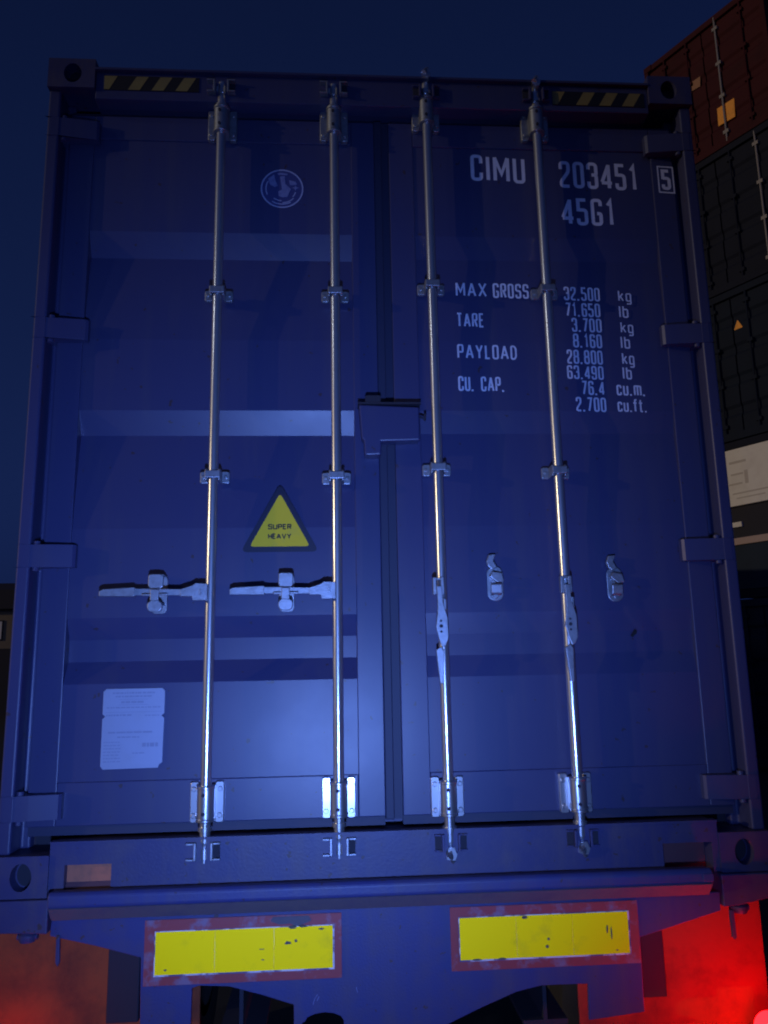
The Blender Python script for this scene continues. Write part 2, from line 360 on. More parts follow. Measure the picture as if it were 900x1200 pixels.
# corner castings with oval holes
def casting(sx, z0, z1, name='corner_casting'):
    xo, xi = sx*1.2195, sx*1.050; x0, x1 = min(xo, xi), max(xo, xi)
    mb = MB(); hx = (xo + xi)/2 - 0.004*sx; hz = (z0+z1)/2
    holed(mb, x0, x1, z0, z1, hx, hz, 0.032, 0.040, 0.0, 0.045)
    vs = [(x0,0,z0),(x1,0,z0),(x1,0,z1),(x0,0,z1),(x0,.178,z0),(x1,.178,z0),(x1,.178,z1),(x0,.178,z1)]
    mb.add(vs, [(0,1,5,4),(2,3,7,6),(0,4,7,3),(1,2,6,5),(4,5,6,7)])
    o = mesh(name, mb, 'paint_dirty', box)
    mesh('casting_hole_shade', MB().prism([(hx + 0.026*math.cos(t*math.pi/8), hz + 0.034*math.sin(t*math.pi/8)) for t in range(16)], 0.040, 0.044), 'dark', o)  # dark plug paints the shade inside the oval hole
    return o
for sx in (-1, 1):
    casting(sx, HH - 0.118, HH + 0.002); casting(sx, -0.002, 0.118)
# rear header: lower flange, face, top flange
hdr = mesh('header', MB().prism([(0.012, 2.742), (0.012, 2.852), (0.020, 2.866), (0.10, 2.872), (0.14, 2.872), (0.14, 2.735), (0.06, 2.735)], -1.0495, 1.0495, 'x'), 'paint', box, bevel=0.003)
mesh('rain_gutter', MB().box(-1.049, 1.049, -0.004, 0.0185, 2.853, 2.862), 'paint', hdr)
# hazard stripes under the top edge
for x0, x1, n, dz in ((-1.018, -0.670, 4, 0.0), (0.672, 1.034, 4, -0.012)):
    sb = MB().box(x0, x1, 0.0095, 0.0117, 2.778 + dz, 2.838 + dz)
    so = mesh('hazard_strip', sb, 'black', hdr)
    k = (x1 - x0)/n
    for i in range(n):
        a = x0 + i*k; lo, hi = 2.780 + dz, 2.836 + dz
        q = [(a + 0.000, lo), (a + k*0.50, lo), (a + k*0.86, hi), (a + k*0.36, hi)]
        if i == 0: q = [(x0, lo), (a + k*0.22, lo), (a + k*0.55, hi), (x0, hi)]
        mesh('stripe', MB().prism(q, 0.0085, 0.0094), 'yellow_old', so)
# rear sill with two pockets
def sill():
    mb = MB(); T = 0.150
    xs = [(-1.0495, -1.004), (-0.864, 0.866), (1.028, 1.0495)]
    for a, b in xs: mb.box(a, b, 0.006, 0.16, 0.001, T)
    for a, b, zt in ((-1.004, -0.864, 0.088), (0.866, 1.028, 0.090)):
        mb.box(a, b, 0.006, 0.16, zt, T)
    return mb
sl = mesh('sill', sill(), 'paint_dirty', box)
mesh('sill_lip', MB().box(-1.049, 1.049, 0.0, 0.03, 0.150, 0.157), 'paint_dirty', sl)
mesh('pocket_plate', MB().box(-1.003, -0.865, 0.030, 0.05, 0.034, 0.087), 'warm_brown', sl)
mesh('pocket_floor', MB().prism([(0.007, 0.002), (0.030, 0.034), (0.05, 0.034), (0.05, 0.002)], -1.003, -0.865, 'x'), 'maroon', sl)
mesh('pocket_plate', MB().box(0.867, 1.027, 0.060, 0.08, 0.002, 0.089), 'maroon', sl)
# dark recess behind the doors' edges
mesh('door_seal_frame', MB().box(-1.144, 1.144, 0.135, 0.15, 0.158, 2.734), 'paint_dirty', box)

# ------------------------------------------------------------------ doors
FY, PY, RY = 0.066, 0.0715, 0.108          # frame face, panel face, recess floor
ZT, ZBm = 2.712, 0.188                      # door top and bottom
RP_T, RP_B = 2.614, 0.320                   # panel top and bottom
def door(x0, x1, px0, px1, RY=0.108, k3=1.0):
    mb = MB()
    mb.box(x0, px0, FY, 0.13, ZBm, ZT); mb.box(px1, x1, FY, 0.13, ZBm, ZT)
    mb.box(px0, px1, FY, 0.13, RP_T, ZT); mb.box(px0, px1, FY, 0.13, ZBm, RP_B)
    d = mesh('door', mb, 'paint', box, bevel=0.003)
    prof = [(PY, RP_T)]
    for zt, zb, s in ((2.242, 2.066, 0.088), (1.558, 1.384, 0.082), (0.838, 0.624, 0.071)):
        if zt > 1: prof += [(PY, zt), (RY, zt - s), (PY, zt - 0.42)]
        else: prof += [(PY, zt), (RY, zt - s), (RY, zb + s), (PY, zb)]
    prof.append((PY, RP_B))
    mesh('door_panel', MB().strip(prof, px0, px1), 'paint', d)
    return d
dl = door(-1.150, -0.017, -1.061, -0.104)
dr = door(0.040, 1.150, 0.132, 1.064, 0.086)
gk = mesh('door_gasket', MB().box(-0.0165, 0.0395, 0.082, 0.125, ZBm - 0.012, ZT + 0.01), 'rubber', dl)
mesh('gasket_lip', MB().box(-0.0165, 0.012, 0.070, 0.0815, ZBm - 0.012, ZT + 0.01), 'rubber', dl, bevel=0.003)
for d, a, b in ((dl, -1.149, -0.018), (dr, 0.041, 1.149)):
    mesh('door_gasket', MB().box(a, b, 0.085, 0.125, 0.158, ZBm - 0.001), 'rubber', d)
    mesh('door_gasket', MB().box(a, b, 0.085, 0.125, ZT + 0.001, 2.733), 'rubber', d)
# hinges
for d, sx in ((dl, -1), (dr, 1)):
    for k, zc in enumerate((2.628, 1.842, 1.042, 0.252)):
        mb = MB(); h = 0.038
        q = [(sx*1.202, 0.0165), (sx*1.130, 0.024), (sx*1.044, 0.036), (sx*1.036, 0.044), (sx*1.036, 0.0655), (sx*1.150, 0.0655), (sx*1.173, 0.12), (sx*1.175, 0.0175)]
        mb.prism(q, zc - h, zc + h, 'z'); mb.tube((sx*1.160, 0.034, zc - h - 0.012), (sx*1.160, 0.034, zc + h + 0.012), 0.011)
        mesh('hinge', mb, 'paint', d, bevel=0.003)

# ------------------------------------------------------------------ locking gear
BY, BR = 0.020, 0.0168
def locking_bar(d, x, ztop, zbot, locked, sgn):
    mb = MB().tube((x, BY, zbot + 0.03), (x, BY, ztop - 0.03), BR, n=24)
    for zc, s in ((ztop, 1), (zbot, -1)):
        zi = zc - s*0.075
        mb.tube((x, BY, zi), (x, BY, zi + s*0.012), BR + 0.006, n=20)
        mb.tube((x, BY, zc - s*0.03), (x, BY, zc - s*0.012), BR*0.95, BR*0.8, n=16)
        if locked:                                       # fork of the cam, gripping sideways
            mb.prism([(x + sgn*0.010, zc - 0.014), (x + sgn*0.021, zc - 0.010), (x + sgn*0.020, zc + 0.010), (x + sgn*0.010, zc + 0.016)], BY - 0.010, BY + 0.004)
            mb.tube((x, BY, zc - 0.018), (x, BY, zc + 0.012), 0.0172, 0.0165, n=16)
            mb.tube((x, BY, zc - 0.03), (x, BY, zc + 0.03), 0.0145, n=12)
        else:                                            # turned cam: a short nose pointing outward
            mb.prism([(x - 0.017, zc - 0.016), (x + 0.010, zc - 0.020), (x + 0.017, zc - 0.002), (x + 0.008, zc + 0.018), (x - 0.010, zc + 0.016)], BY - 0.034, BY + 0.006)
            mb.tube((x - 0.010, BY - 0.036, zc - s*0.004), (x + 0.006, BY - 0.020, zc + s*0.026), 0.0105, 0.008, n=10)
            mb.tube((x, BY, zc - 0.028), (x, BY, zc + 0.024), 0.013, n=12)
    return mesh('locking_bar', mb, 'galv', d, smooth=True)
def guide(d, x, z):
    mb = MB()
    for sx in (-1, 1):
        mb.prism(rrect(min(x + sx*0.022, x + sx*0.050), max(x + sx*0.022, x + sx*0.050), z - 0.021, z + 0.021, 0.007), 0.052, FY - 0.0005)
        mb.box(min(x + sx*0.0175, x + sx*0.026), max(x + sx*0.0175, x + sx*0.026), 0.004, 0.0655, z - 0.019, z + 0.019)
        mb.tube((x + sx*0.038, 0.0525, z), (x + sx*0.038, 0.047, z), 0.0075, n=8)
    mb.box(x - 0.026, x + 0.026, -0.0045, 0.0035, z - 0.013, z + 0.013)
    return mesh('bar_guide', mb, 'galv_dull', d, bevel=0.0025)
def bearing(d, x, z, s):
    """bolted bearing plate: two flanges and a half-round cover over the bar"""
    mb = MB(); h = 0.062
    for sx in (-1, 1):
        q = rrect(min(x + sx*0.026, x + sx*0.053), max(x + sx*0.026, x + sx*0.053), z - h, z + h, 0.007)
        mb.prism(q, 0.046, FY - 0.0005)
        for zz in (-0.040, 0.040): mb.tube((x + sx*0.041, 0.0465, z + zz), (x + sx*0.041, 0.040, z + zz), 0.0085, n=8)
    arc = [(x + (BR + 0.010)*math.cos(R(t)), BY - (BR + 0.007)*math.sin(R(t))) for t in range(0, 181, 20)]
    poly = [(x + 0.027, 0.065)] + arc + [(x - 0.027, 0.065)]
    mb.prism(poly, z - h*0.82, z + h*0.82, 'z')
    for zz in (-h*0.82 - 0.003, h*0.82 - 0.007):
        mb.tube((x, BY, z + zz), (x, BY, z + zz + 0.010), BR + 0.0125, n=20)
    o = mesh('bar_bearing', mb, 'galv_dull' if s > 0 else 'galv', d, bevel=0.002, smooth=True)  # brighter zinc on lower bearings stands in for light falling there
    for zz in (-0.028, 0.028): mesh('cover_rivet', MB().tube((x - 0.004, -0.004, z + zz), (x - 0.004, -0.0085, z + zz), 0.0055, n=10), 'dark', d)
    return o
bars = [(dl, -0.586, 2.795, 0.108, True, -1), (dl, -0.168, 2.800, 0.108, True, -1), (dr, 0.183, 2.872, 0.086, False, 1), (dr, 0.606, 2.850, 0.090, False, 1)]
gz = [(1.982, 1.311), (1.984, 1.306), (2.016, 1.334), (2.004, 1.322)]
bz = [(2.668, 0.252), (2.676, 0.253), (2.728, 0.246), (2.698, 0.246)]
for (d, x, zt, zb, lk, sg), g2, b2 in zip(bars, gz, bz):
    locking_bar(d, x, zt, zb, lk, sg)
    for z in g2: guide(d, x, z)
    bearing(d, x, b2[0], 1); bearing(d, x, b2[1], -1)
    # cam keepers on header and sill: one bracket each side of the bar
    for zc, par in ((zt if lk else 2.80, hdr), (0.116, sl)):
        yb = 0.0055 if par is sl else 0.0115
        for sx in (-1, 1):
            mb = MB()
            a, b = sorted((x + sx*0.022, x + sx*0.029)); mb.box(a, b, -0.012, yb, zc - 0.026, zc + 0.026)
            for zz in (-0.026, 0.020):
                a, b = sorted((x + sx*0.0295, x + sx*0.052)); mb.box(a, b, -0.012 if lk else -0.004, yb, zc + zz, zc + zz + 0.006)
            mesh('cam_keeper', mb, 'galv_dull' if lk else 'paint_dirty', par, bevel=0.0015)
            a, b = sorted((x + sx*0.0300, x + sx*0.050))
            mesh('keeper_recess_fill', MB().box(a, b, yb - 0.0045, yb - 0.0005, zc - 0.0195, zc + 0.0195), 'dark' if sx > 0 or not lk else 'paint_dirty', par)  # dark filler paints the shade in the keeper's hollow

# handles of the left door lie across, held in their catches
def catch(d, x, z, full):
    mb = MB(); mb.prism(rrect(x - 0.028, x + 0.028, z - 0.080, z + 0.040, 0.026, 6), 0.060, 0.0655)
    mb.prism([(0.060, z - 0.062), (0.040, z - 0.055), (0.034, z - 0.025), (0.042, z - 0.020), (0.046, z - 0.046), (0.060, z - 0.05)], x - 0.019, x + 0.019, 'x')
    mb.tube((x, 0.060, z - 0.062), (x, 0.052, z - 0.062), 0.010, n=10)
    q = [(x - 0.022, z + 0.004), (x - 0.012, z + 0.020), (x + 0.020, z + 0.014), (x + 0.026, z - 0.016), (x + 0.004, z - 0.018), (x - 0.010, z - 0.008)]
    mb.prism(q, 0.036, 0.058)
    q = [(x - 0.030, z + 0.056), (x - 0.022, z + 0.078), (x + 0.004, z + 0.080), (x - 0.006, z + 0.058), (x + 0.006, z + 0.034), (x - 0.012, z + 0.026), (x - 0.026, z + 0.040)]
    mb.prism(q, 0.044, 0.062)
    return mesh('handle_catch', mb, 'galv_dull', d, bevel=0.003)
def catch_closed(d, x, z):
    mb = MB(); mb.prism(rrect(x - 0.026, x + 0.026, z - 0.066, z + 0.062, 0.016, 5), 0.056, 0.0655)
    mb.prism(rrect(x - 0.024, x + 0.024, z + 0.014, z + 0.060, 0.010, 4), -0.006, 0.006); mb.box(x - 0.024, x + 0.024, 0.0, 0.060, z + 0.054, z + 0.060)
    mb.prism(rrect(x - 0.024, x + 0.024, z - 0.064, z - 0.026, 0.017, 5), -0.010, 0.004); mb.box(x - 0.020, x + 0.020, 0.0, 0.060, z - 0.040, z - 0.032)
    mb.box(x - 0.040, x + 0.042, -0.016, -0.011, z - 0.012, z - 0.004); mb.box(x - 0.014, x + 0.014, -0.018, -0.012, z - 0.028, z + 0.010)
    return mesh('handle_catch', mb, 'galv_dull', d, bevel=0.003)
for x, zc, xc in ((-0.586, 0.914, -0.760), (-0.168, 0.914, -0.338)):
    mb = MB()
    hub = [(x - 0.006, zc - 0.028), (x - 0.052, zc - 0.028), (x - 0.055, zc - 0.014), (x - 0.092, zc - 0.014), (x - 0.094, zc + 0.008), (x - 0.056, zc + 0.020), (x - 0.044, zc + 0.028), (x - 0.006, zc + 0.026)]
    mb.prism(hub, -0.012, 0.010)
    mb.prism([(x - 0.088, zc - 0.010), (x - 0.088, zc + 0.010), (x - 0.245, zc + 0.014), (x - 0.245, zc - 0.008)], -0.002, 0.006)
    mb.prism([(x - 0.240, zc - 0.012), (x - 0.240, zc + 0.017), (x - 0.340, zc + 0.012), (x - 0.352, zc + 0.006), (x - 0.352, zc - 0.010)], -0.010, 0.012)
    for s in (-1, 1): mb.tube((x - 0.028, -0.0125, zc + s*0.004), (x - 0.028, -0.015, zc + s*0.004), 0.005, n=8)
    mesh('door_handle', mb, 'galv_dull', dl, bevel=0.003)
    catch_closed(dl, xc, zc)
# handles of the right door hang down beside their bars
for x, top in ((0.168, 0.952), (0.600, 0.952)):
    mb = MB()
    for s in (-1, 1): mb.prism(rrect(x + s*0.013 - 0.006, x + s*0.013 + 0.006, top - 0.058, top, 0.005), -0.014, 0.008)
    mb.box(x - 0.018, x + 0.018, -0.012, 0.006, top - 0.010, top - 0.002)
    lever = [(x - 0.008, top - 0.030), (x + 0.010, top - 0.030), (x + 0.012, top - 0.085), (x + 0.026, top - 0.135), (x + 0.026, top - 0.205), (x + 0.016, top - 0.225), (x + 0.004, top - 0.232), (x - 0.006, top - 0.200), (x - 0.014, top - 0.165), (x - 0.008, top - 0.120), (x - 0.006, top - 0.080)]
    mb.prism(lever, -0.022, -0.012)
    mb.prism([(x + 0.014, top - 0.070), (x + 0.024, top - 0.072), (x + 0.024, top - 0.108), (x + 0.016, top - 0.105)], -0.012, 0.0)
    grip = [(x + 0.002, top - 0.228), (x - 0.014, top - 0.238), (x - 0.010, top - 0.290), (x - 0.004, top - 0.345), (x + 0.008, top - 0.350), (x + 0.012, top - 0.240)]
    mb.prism(grip, -0.010, 0.004)
    h = mesh('door_handle', mb, 'galv_dull', dr, bevel=0.002)
    for dz, r in ((-0.145, 0.004), (-0.162, 0.006), (-0.180, 0.004)): mesh('handle_hole_shade', MB().tube((x + 0.003, -0.0222, top + dz), (x + 0.003, -0.0232, top + dz), r, n=10), 'dark', dr)  # dark discs on the lever, painted for the shaded holes
catch(dr, 0.374, 0.955, False); catch(dr, 0.794, 0.947, False)
# lock box over the meeting edges
mb = MB()
mb.prism([(-0.088, 1.560), (0.122, 1.552), (0.122, 1.432), (-0.012, 1.428), (-0.014, 1.380), (-0.070, 1.378), (-0.072, 1.432), (-0.080, 1.440)], 0.010, 0.0655)
lb = mesh('lock_box', mb, 'paint', dl, bevel=0.005)
mesh('lock_box_gap_shade', MB().box(-0.092, 0.128, 0.006, 0.0655, 1.5615, 1.568), 'dark', dl)  # dark strip painted in for the shaded gap above the box
mesh('lock_box_knob', MB().prism(rrect(-0.066, -0.012, 1.5685, 1.594, 0.007), 0.010, 0.06), 'dark', dl)
mb = MB().tube((0.123, 0.02, 1.520), (0.142, 0.02, 1.512), 0.004, n=8).tube((0.142, 0.02, 1.505), (0.144, 0.02, 1.530), 0.004, n=8)
mesh('lock_box_hook', mb, 'dark', dr)

# ------------------------------------------------------------------ markings, right door
SL = -0.050
text('owner_code', 'CIMU', 0.354, 0.565, 2.478, 2.590, dr, slope=SL)
text('serial_number', '203451', 0.698, 1.008, 2.456, 2.570, dr, slope=SL*0.6)
text('check_digit', '5', 1.099, 1.136, 2.452, 2.540, dr, y=0.0655, slope=SL, frame=True, weight=0.15)
text('type_code', '45G1', 0.698, 0.906, 2.298, 2.412, dr, slope=SL*0.2)
for s, x0, x1, z0, z1 in (('MAX', 0.278, 0.394, 2.001, 2.058), ('GROSS', 0.417, 0.552, 1.996, 2.055), ('TARE', 0.277, 0.379, 1.880, 1.936), ('PAYLOAD', 0.275, 0.495, 1.757, 1.813), ('CU. CAP.', 0.274, 0.444, 1.633, 1.690)):
    text('lettering', s, x0, x1, z0, z1, dr, slope=-0.02)
for s, x0, x1, z0, z1 in (('32.500', 0.685, 0.822, 1.990, 2.045), ('71.650', 0.687, 0.819, 1.926, 1.981), ('3.700', 0.707, 0.820, 1.865, 1.920), ('8.160', 0.708, 0.817, 1.803, 1.858), ('28.800', 0.681, 0.815, 1.740, 1.795), ('63.490', 0.678, 0.814, 1.681, 1.734), ('76.4', 0.728, 0.813, 1.620, 1.674), ('2.700', 0.703, 0.815, 1.557, 1.612)):
    text('figures', s, x0, x1, z0, z1, dr, slope=-0.03)
for s, x0, x1, z0, z1 in (('kg', 0.892, 0.942, 1.988, 2.033), ('lb', 0.891, 0.926, 1.922, 1.971), ('kg', 0.892, 0.940, 1.862, 1.906), ('lb', 0.888, 0.923, 1.800, 1.849), ('kg', 0.888, 0.934, 1.738, 1.784), ('lb', 0.886, 0.920, 1.680, 1.729), ('cu.m.', 0.858, 0.966, 1.618, 1.672), ('cu.ft.', 0.857, 0.967, 1.556, 1.606)):
    text('unit', s, x0, x1, z0, z1, dr, slope=-0.03)
mesh('paint_chip', MB().prism([(0.839, 0.752), (0.847, 0.758), (0.851, 0.768), (0.858, 0.771), (0.863, 0.764), (0.860, 0.756), (0.853, 0.752), (0.846, 0.744)], 0.0702, 0.0712), 'black', dr)
# ------------------------------------------------------------------ markings, left door
lx, lz, lr = -0.364, 2.427, 0.077
flat('logo_disc', MB().prism([(lx + lr*math.cos(2*math.pi*i/40), lz + lr*math.sin(2*math.pi*i/40)) for i in range(40)], 0.0709, 0.0713), 'disc', dl)
mb = MB()
stroke(mb, [(lx + lr*math.cos(2*math.pi*i/48), lz + lr*math.sin(2*math.pi*i/48)) for i in range(48)], 0.0055, 0.0705, True)
for a0, a1, r in ((150, 205, 0.060), (232, 268, 0.050), (272, 318, 0.058), (320, 345, 0.052), (235, 300, 0.064)):
    stroke(mb, [(lx + r*math.cos(R(a0 + (a1-a0)*i/10)), lz + r*math.sin(R(a0 + (a1-a0)*i/10))) for i in range(11)], 0.004, 0.0704)
flat('logo_ring', mb, 'faint', dl)
mb = MB()
mb.prism([(lx - 0.008, lz + 0.050), (lx + 0.010, lz + 0.052), (lx + 0.012, lz + 0.020), (lx + 0.034, lz - 0.002), (lx + 0.028, lz - 0.012), (lx + 0.020, lz - 0.034), (lx + 0.004, lz - 0.036), (lx - 0.012, lz - 0.030), (lx - 0.014, lz - 0.012), (lx + 0.000, lz - 0.004)], 0.0698, 0.0708)
mb.prism([(lx - 0.018, lz + 0.062), (lx - 0.010, lz + 0.066), (lx + 0.022, lz + 0.062), (lx + 0.018, lz + 0.056), (lx - 0.014, lz + 0.057)], 0.0698, 0.0708)
mb.prism([(lx + 0.050 + (0.014 if i % 2 == 0 else 0.005)*math.cos(i*math.pi/4), lz + 0.004 + (0.012 if i % 2 == 0 else 0.004)*math.sin(i*math.pi/4)) for i in range(8)], 0.0698, 0.0708)
mb.prism([(lx - 0.052, lz + 0.040), (lx - 0.030, lz + 0.058), (lx - 0.024, lz + 0.030), (lx - 0.016, lz + 0.012), (lx - 0.028, lz + 0.006), (lx - 0.044, lz + 0.016)], 0.0700, 0.0708)
mb.prism([(lx + 0.026, lz + 0.036), (lx + 0.050, lz + 0.030), (lx + 0.056, lz + 0.018), (lx + 0.030, lz + 0.014)], 0.0700, 0.0708)
flat('logo_emblem', mb, 'emblem', dl)
def rtri(cx, zb, w, h, r):
    P = [(cx - w/2, zb), (cx + w/2, zb), (cx, zb + h)]
    return rounded(P, r, True)
st = mesh('warning_sticker_border', MB().prism(rtri(-0.3635, 1.053, 0.268, 0.242, 0.026), 0.0705, 0.0712), 'dkblue', dl)
mesh('warning_sticker', MB().prism(rtri(-0.3635, 1.072, 0.205, 0.186, 0.014), 0.0695, 0.0703), 'yellow_sign', dl)
text('sticker_lettering', 'SUPER', -0.404, -0.324, 1.131, 1.150, dl, 'black', 0.0692, 0.215, wide=2.2)
text('sticker_lettering', 'HEAVY', -0.404, -0.324, 1.098, 1.117, dl, 'black', 0.0692, 0.215, wide=2.2)
# data plate with notched edges
px0, px1, pz0, pz1 = -0.930, -0.733, 0.358, 0.608
c = 0.009
poly = [(px0 + c, pz1), (px1 - c, pz1), (px1, pz1 - c), (px1, pz1 - 0.080), (px1 - c, pz1 - 0.087), (px1, pz1 - 0.095), (px1 - 0.002, pz0 + 0.016), (px1 - c*1.3, pz0 + 0.010), (px1 - c*1.6, pz0),
        (px0 + c, pz0 - 0.002), (px0, pz0 + c), (px0, pz1 - 0.095), (px0 + c, pz1 - 0.087), (px0, pz1 - 0.080), (px0, pz1 - c)]
dp = mesh('data_plate', MB().prism(poly, 0.0665, 0.0713), 'plate', dl, bevel=0.0008)
mb = MB()
def dashes(z, x0, x1, h, lo=0.004, hi=0.016):
    x = x0
    while x < x1 - 0.004:
        w = random.uniform(lo, hi); mb.box(x, min(x + w, x1), 0.0658, 0.0664, z - h/2, z + h/2); x += w + random.uniform(0.002, 0.004)
dashes(0.594, -0.900, -0.765, 0.0045); dashes(0.583, -0.890, -0.770, 0.0045)
for q in ((-0.880, -0.785),):
    for zz in (0.573, 0.556): mb.box(q[0], q[1], 0.0658, 0.0664, zz, zz + 0.0010)
dashes(0.565, -0.872, -0.795, 0.006, 0.008, 0.02)
dashes(0.548, -0.918, -0.745, 0.0035); dashes(0.524, -0.918, -0.835, 0.005); dashes(0.522, -0.795, -0.745, 0.003)
mb.box(-0.920, -0.742, 0.0658, 0.0664, 0.533, 0.534)
dashes(0.470, -0.910, -0.770, 0.005, 0.02, 0.036); dashes(0.455, -0.880, -0.810, 0.004)
for k in range(7): dashes(0.440 - k*0.010, -0.922, -0.868, 0.0028, 0.004, 0.012)
dashes(0.430, -0.800, -0.750, 0.012, 0.006, 0.014); dashes(0.405, -0.830, -0.790, 0.003)
flat('plate_print', mb, 'ink', dl)

# ================================================================== TRAILER
tr = thing('trailer_chassis', 'blue trailer chassis under the container with two yellow marker boards', 'trailer', (0, 0, 0))
OFF = (0, 0, ZB)
def T(name, mb, m, parent=None, **k):
    return mesh(name, mb, m, parent or tr, OFF if parent is None else (0, 0, 0), **k)
# bolster beam
prof = [(0.02, 0.0), (0.004, -0.003), (-0.048, -0.003), (-0.056, -0.010), (-0.056, -0.028), (-0.050, -0.036), (-0.016, -0.066), (0.02, -0.066)]
prof = [(0.0045, 0.020), (-0.046, 0.026), (-0.056, 0.016), (-0.056, -0.014), (-0.020, -0.056), (0.02, -0.058), (0.02, -0.004), (0.0045, -0.004)]
bol = T('bolster_beam', MB().prism(prof[:5] + [(0.0045, -0.058)], -1.030, 0.994, 'x'), 'chassis', bevel=0.006, seg=3)
T('grime_reflect_strip', MB().prism([(-0.0545, -0.0175), (-0.0205, -0.0572), (-0.0225, -0.0590), (-0.0575, -0.0190)], -1.024, 0.990, 'x'), 'grime_reflect')  # ground reflection on the bevel painted in as grey, along with dirt
T('bolster_end_lug', MB().box(0.960, 0.9935, -0.060, -0.0565, -0.012, 0.012), 'chassis', bevel=0.003)
# rear plate with its cut-outs
def arc(cx, cz, rx, rz, a0, a1, n=8): return [(cx + rx*math.cos(R(a0 + (a1-a0)*i/n)), cz + rz*math.sin(R(a0 + (a1-a0)*i/n))) for i in range(n+1)]
outline = [(-1.032, -0.0585), (-1.034, -0.108), (-0.900, -0.140), (-0.764, -0.178), (-0.758, -0.430), (-0.612, -0.430), (-0.610, -0.268), (-0.590, -0.262), (-0.500, -0.268), (-0.400, -0.296), (-0.308, -0.326), (-0.306, -0.430),
           (-0.284, -0.430), (-0.282, -0.375)] + arc(-0.217, -0.375, 0.058, 0.024, 180, 0, 6) + [(-0.155, -0.430), (0.110, -0.430), (0.150, -0.402), (0.250, -0.362), (0.368, -0.320), (0.450, -0.305), (0.594, -0.306), (0.590, -0.408), (0.765, -0.392), (0.768, -0.181), (0.900, -0.148), (1.034, -0.114), (1.036, -0.0585)]
plate = T('rear_plate', MB().prism(outline, 0.0, 0.012), 'chassis', bevel=0.002)
T('plate_stiffener', MB().box(-0.100, 0.100, 0.0125, 0.30, -0.40, -0.06), 'dark')
# outriggers with twist locks under the lower castings
for sx in (-1, 1):
    a, b = sorted((sx*1.040, sx*1.215))
    q = [(a, -0.004), (b, -0.004), (b, -0.075 if sx > 0 else -0.098), (sx*1.09, -0.098), (a if sx > 0 else b, -0.100)]
    if sx < 0: q = [(a, -0.004), (b, -0.004), (b, -0.100), (-1.06, -0.098), (a, -0.092)]
    o = T('outrigger', MB().prism(q, -0.012, 0.17), 'paint_dirty', bevel=0.004)
    xc = sx*1.105
    o2 = T('twist_lock', MB().lathe((xc, 0.02, 0), [(0.0, -0.128), (0.022, -0.126), (0.026, -0.118), (0.026, -0.106), (0.018, -0.099)], 'z', 16).tube((xc - 0.03, 0.02, -0.113), (xc + 0.03, 0.02, -0.113), 0.009, n=10), 'paint_dirty', smooth=True)
    T('hanging_pin', MB().prism([(sx*1.068 - 0.007, -0.112), (sx*1.068 + 0.007, -0.112), (sx*1.068 + 0.0085, -0.190), (sx*1.068 + 0.003, -0.200), (sx*1.068 - 0.005, -0.192)] if sx > 0 else [(-1.014, -0.105), (-1.004, -0.105), (-1.000, -0.180), (-1.006, -0.192), (-1.013, -0.180)], -0.005, 0.006), 'paint_dirty', bevel=0.002)
# marker boards
def board(x0, x1, z0, z1, yx0, yx1, yz0, yz1, slope):
    ov = MB().box(x0, x1, -0.0045, -0.001, z0, z1)
    b = T('marker_board', ov, 'redborder', bevel=0.001)
    e_ = 0.005
    mesh('worn_edge', MB().box(yx0 - e_*0.6, yx1 + e_, -0.0052, -0.0044, yz0 - e_, yz1 + e_*0.5), 'edge', b)
    n = 3
    for i in range(n):
        a = yx0 + (yx1 - yx0)*i/n; c_ = yx0 + (yx1 - yx0)*(i+1)/n - (0.0006 if i < n-1 else 0)
        mesh('reflective_panel', MB().box(a, c_, -0.0064, -0.0053, yz0, yz1), 'yellow', b)
    return b
bl = board(-0.754, -0.163, -0.256, -0.074, -0.721, -0.190, -0.226, -0.108, 0)
br = board(0.172, 0.764, -0.253, -0.072, 0.200, 0.730, -0.222, -0.103, 0)
M['smudge'] = mat('dark_smudge', (0.10, 0.095, 0.07), 0.7, 0, (0.03, 0.03, 0.04), 0.8, 90)
def scuff(b, pts): mesh('scuff', MB().prism(pts, -0.0072, -0.0066), 'smudge', b)
def blob(x, z, rx, rz, n=9): return [(x + rx*random.uniform(.6, 1.1)*math.cos(2*math.pi*i/n), z + rz*random.uniform(.6, 1.1)*math.sin(2*math.pi*i/n)) for i in range(n)]
for x, z, rx, rz in ((-0.325, -0.152, 0.011, 0.006), (-0.302, -0.146, 0.005, 0.006), (-0.405, -0.166, 0.012, 0.0015), (-0.400, -0.196, 0.006, 0.002), (-0.690, -0.213, 0.006, 0.003), (-0.312, -0.109, 0.014, 0.006), (-0.280, -0.107, 0.016, 0.004), (-0.225, -0.116, 0.010, 0.003)): scuff(bl, blob(x, z, rx, rz))
for x, z, rx, rz in ((0.475, -0.172, 0.0055, 0.0055), (0.471, -0.193, 0.0055, 0.0055), (0.662, -0.150, 0.004, 0.014), (0.675, -0.165, 0.003, 0.020), (0.405, -0.107, 0.011, 0.006), (0.250, -0.222, 0.018, 0.003), (0.330, -0.222, 0.016, 0.003), (0.690, -0.212, 0.005, 0.002)): scuff(br, blob(x, z, rx, rz))
# dull patch torn in the left board's red border
mesh('torn_patch', MB().prism([(-0.372, -0.078), (-0.262, -0.078), (-0.255, -0.092), (-0.285, -0.103), (-0.300, -0.106), (-0.320, -0.098), (-0.352, -0.100), (-0.378, -0.090)], -0.0060, -0.0046), 'grime_reflect', bl)
# scratches in the plate's paint
for pts in ([(-0.236, -0.300), (-0.246, -0.312), (-0.250, -0.328)], [(-0.232, -0.306), (-0.238, -0.318)], [(-0.12, -0.285), (-0.116, -0.300)]):
    mb = MB(); stroke(mb, rounded(pts, 0.02), 0.0018, -0.0006); T('paint_scratch', mb, 'emblem')
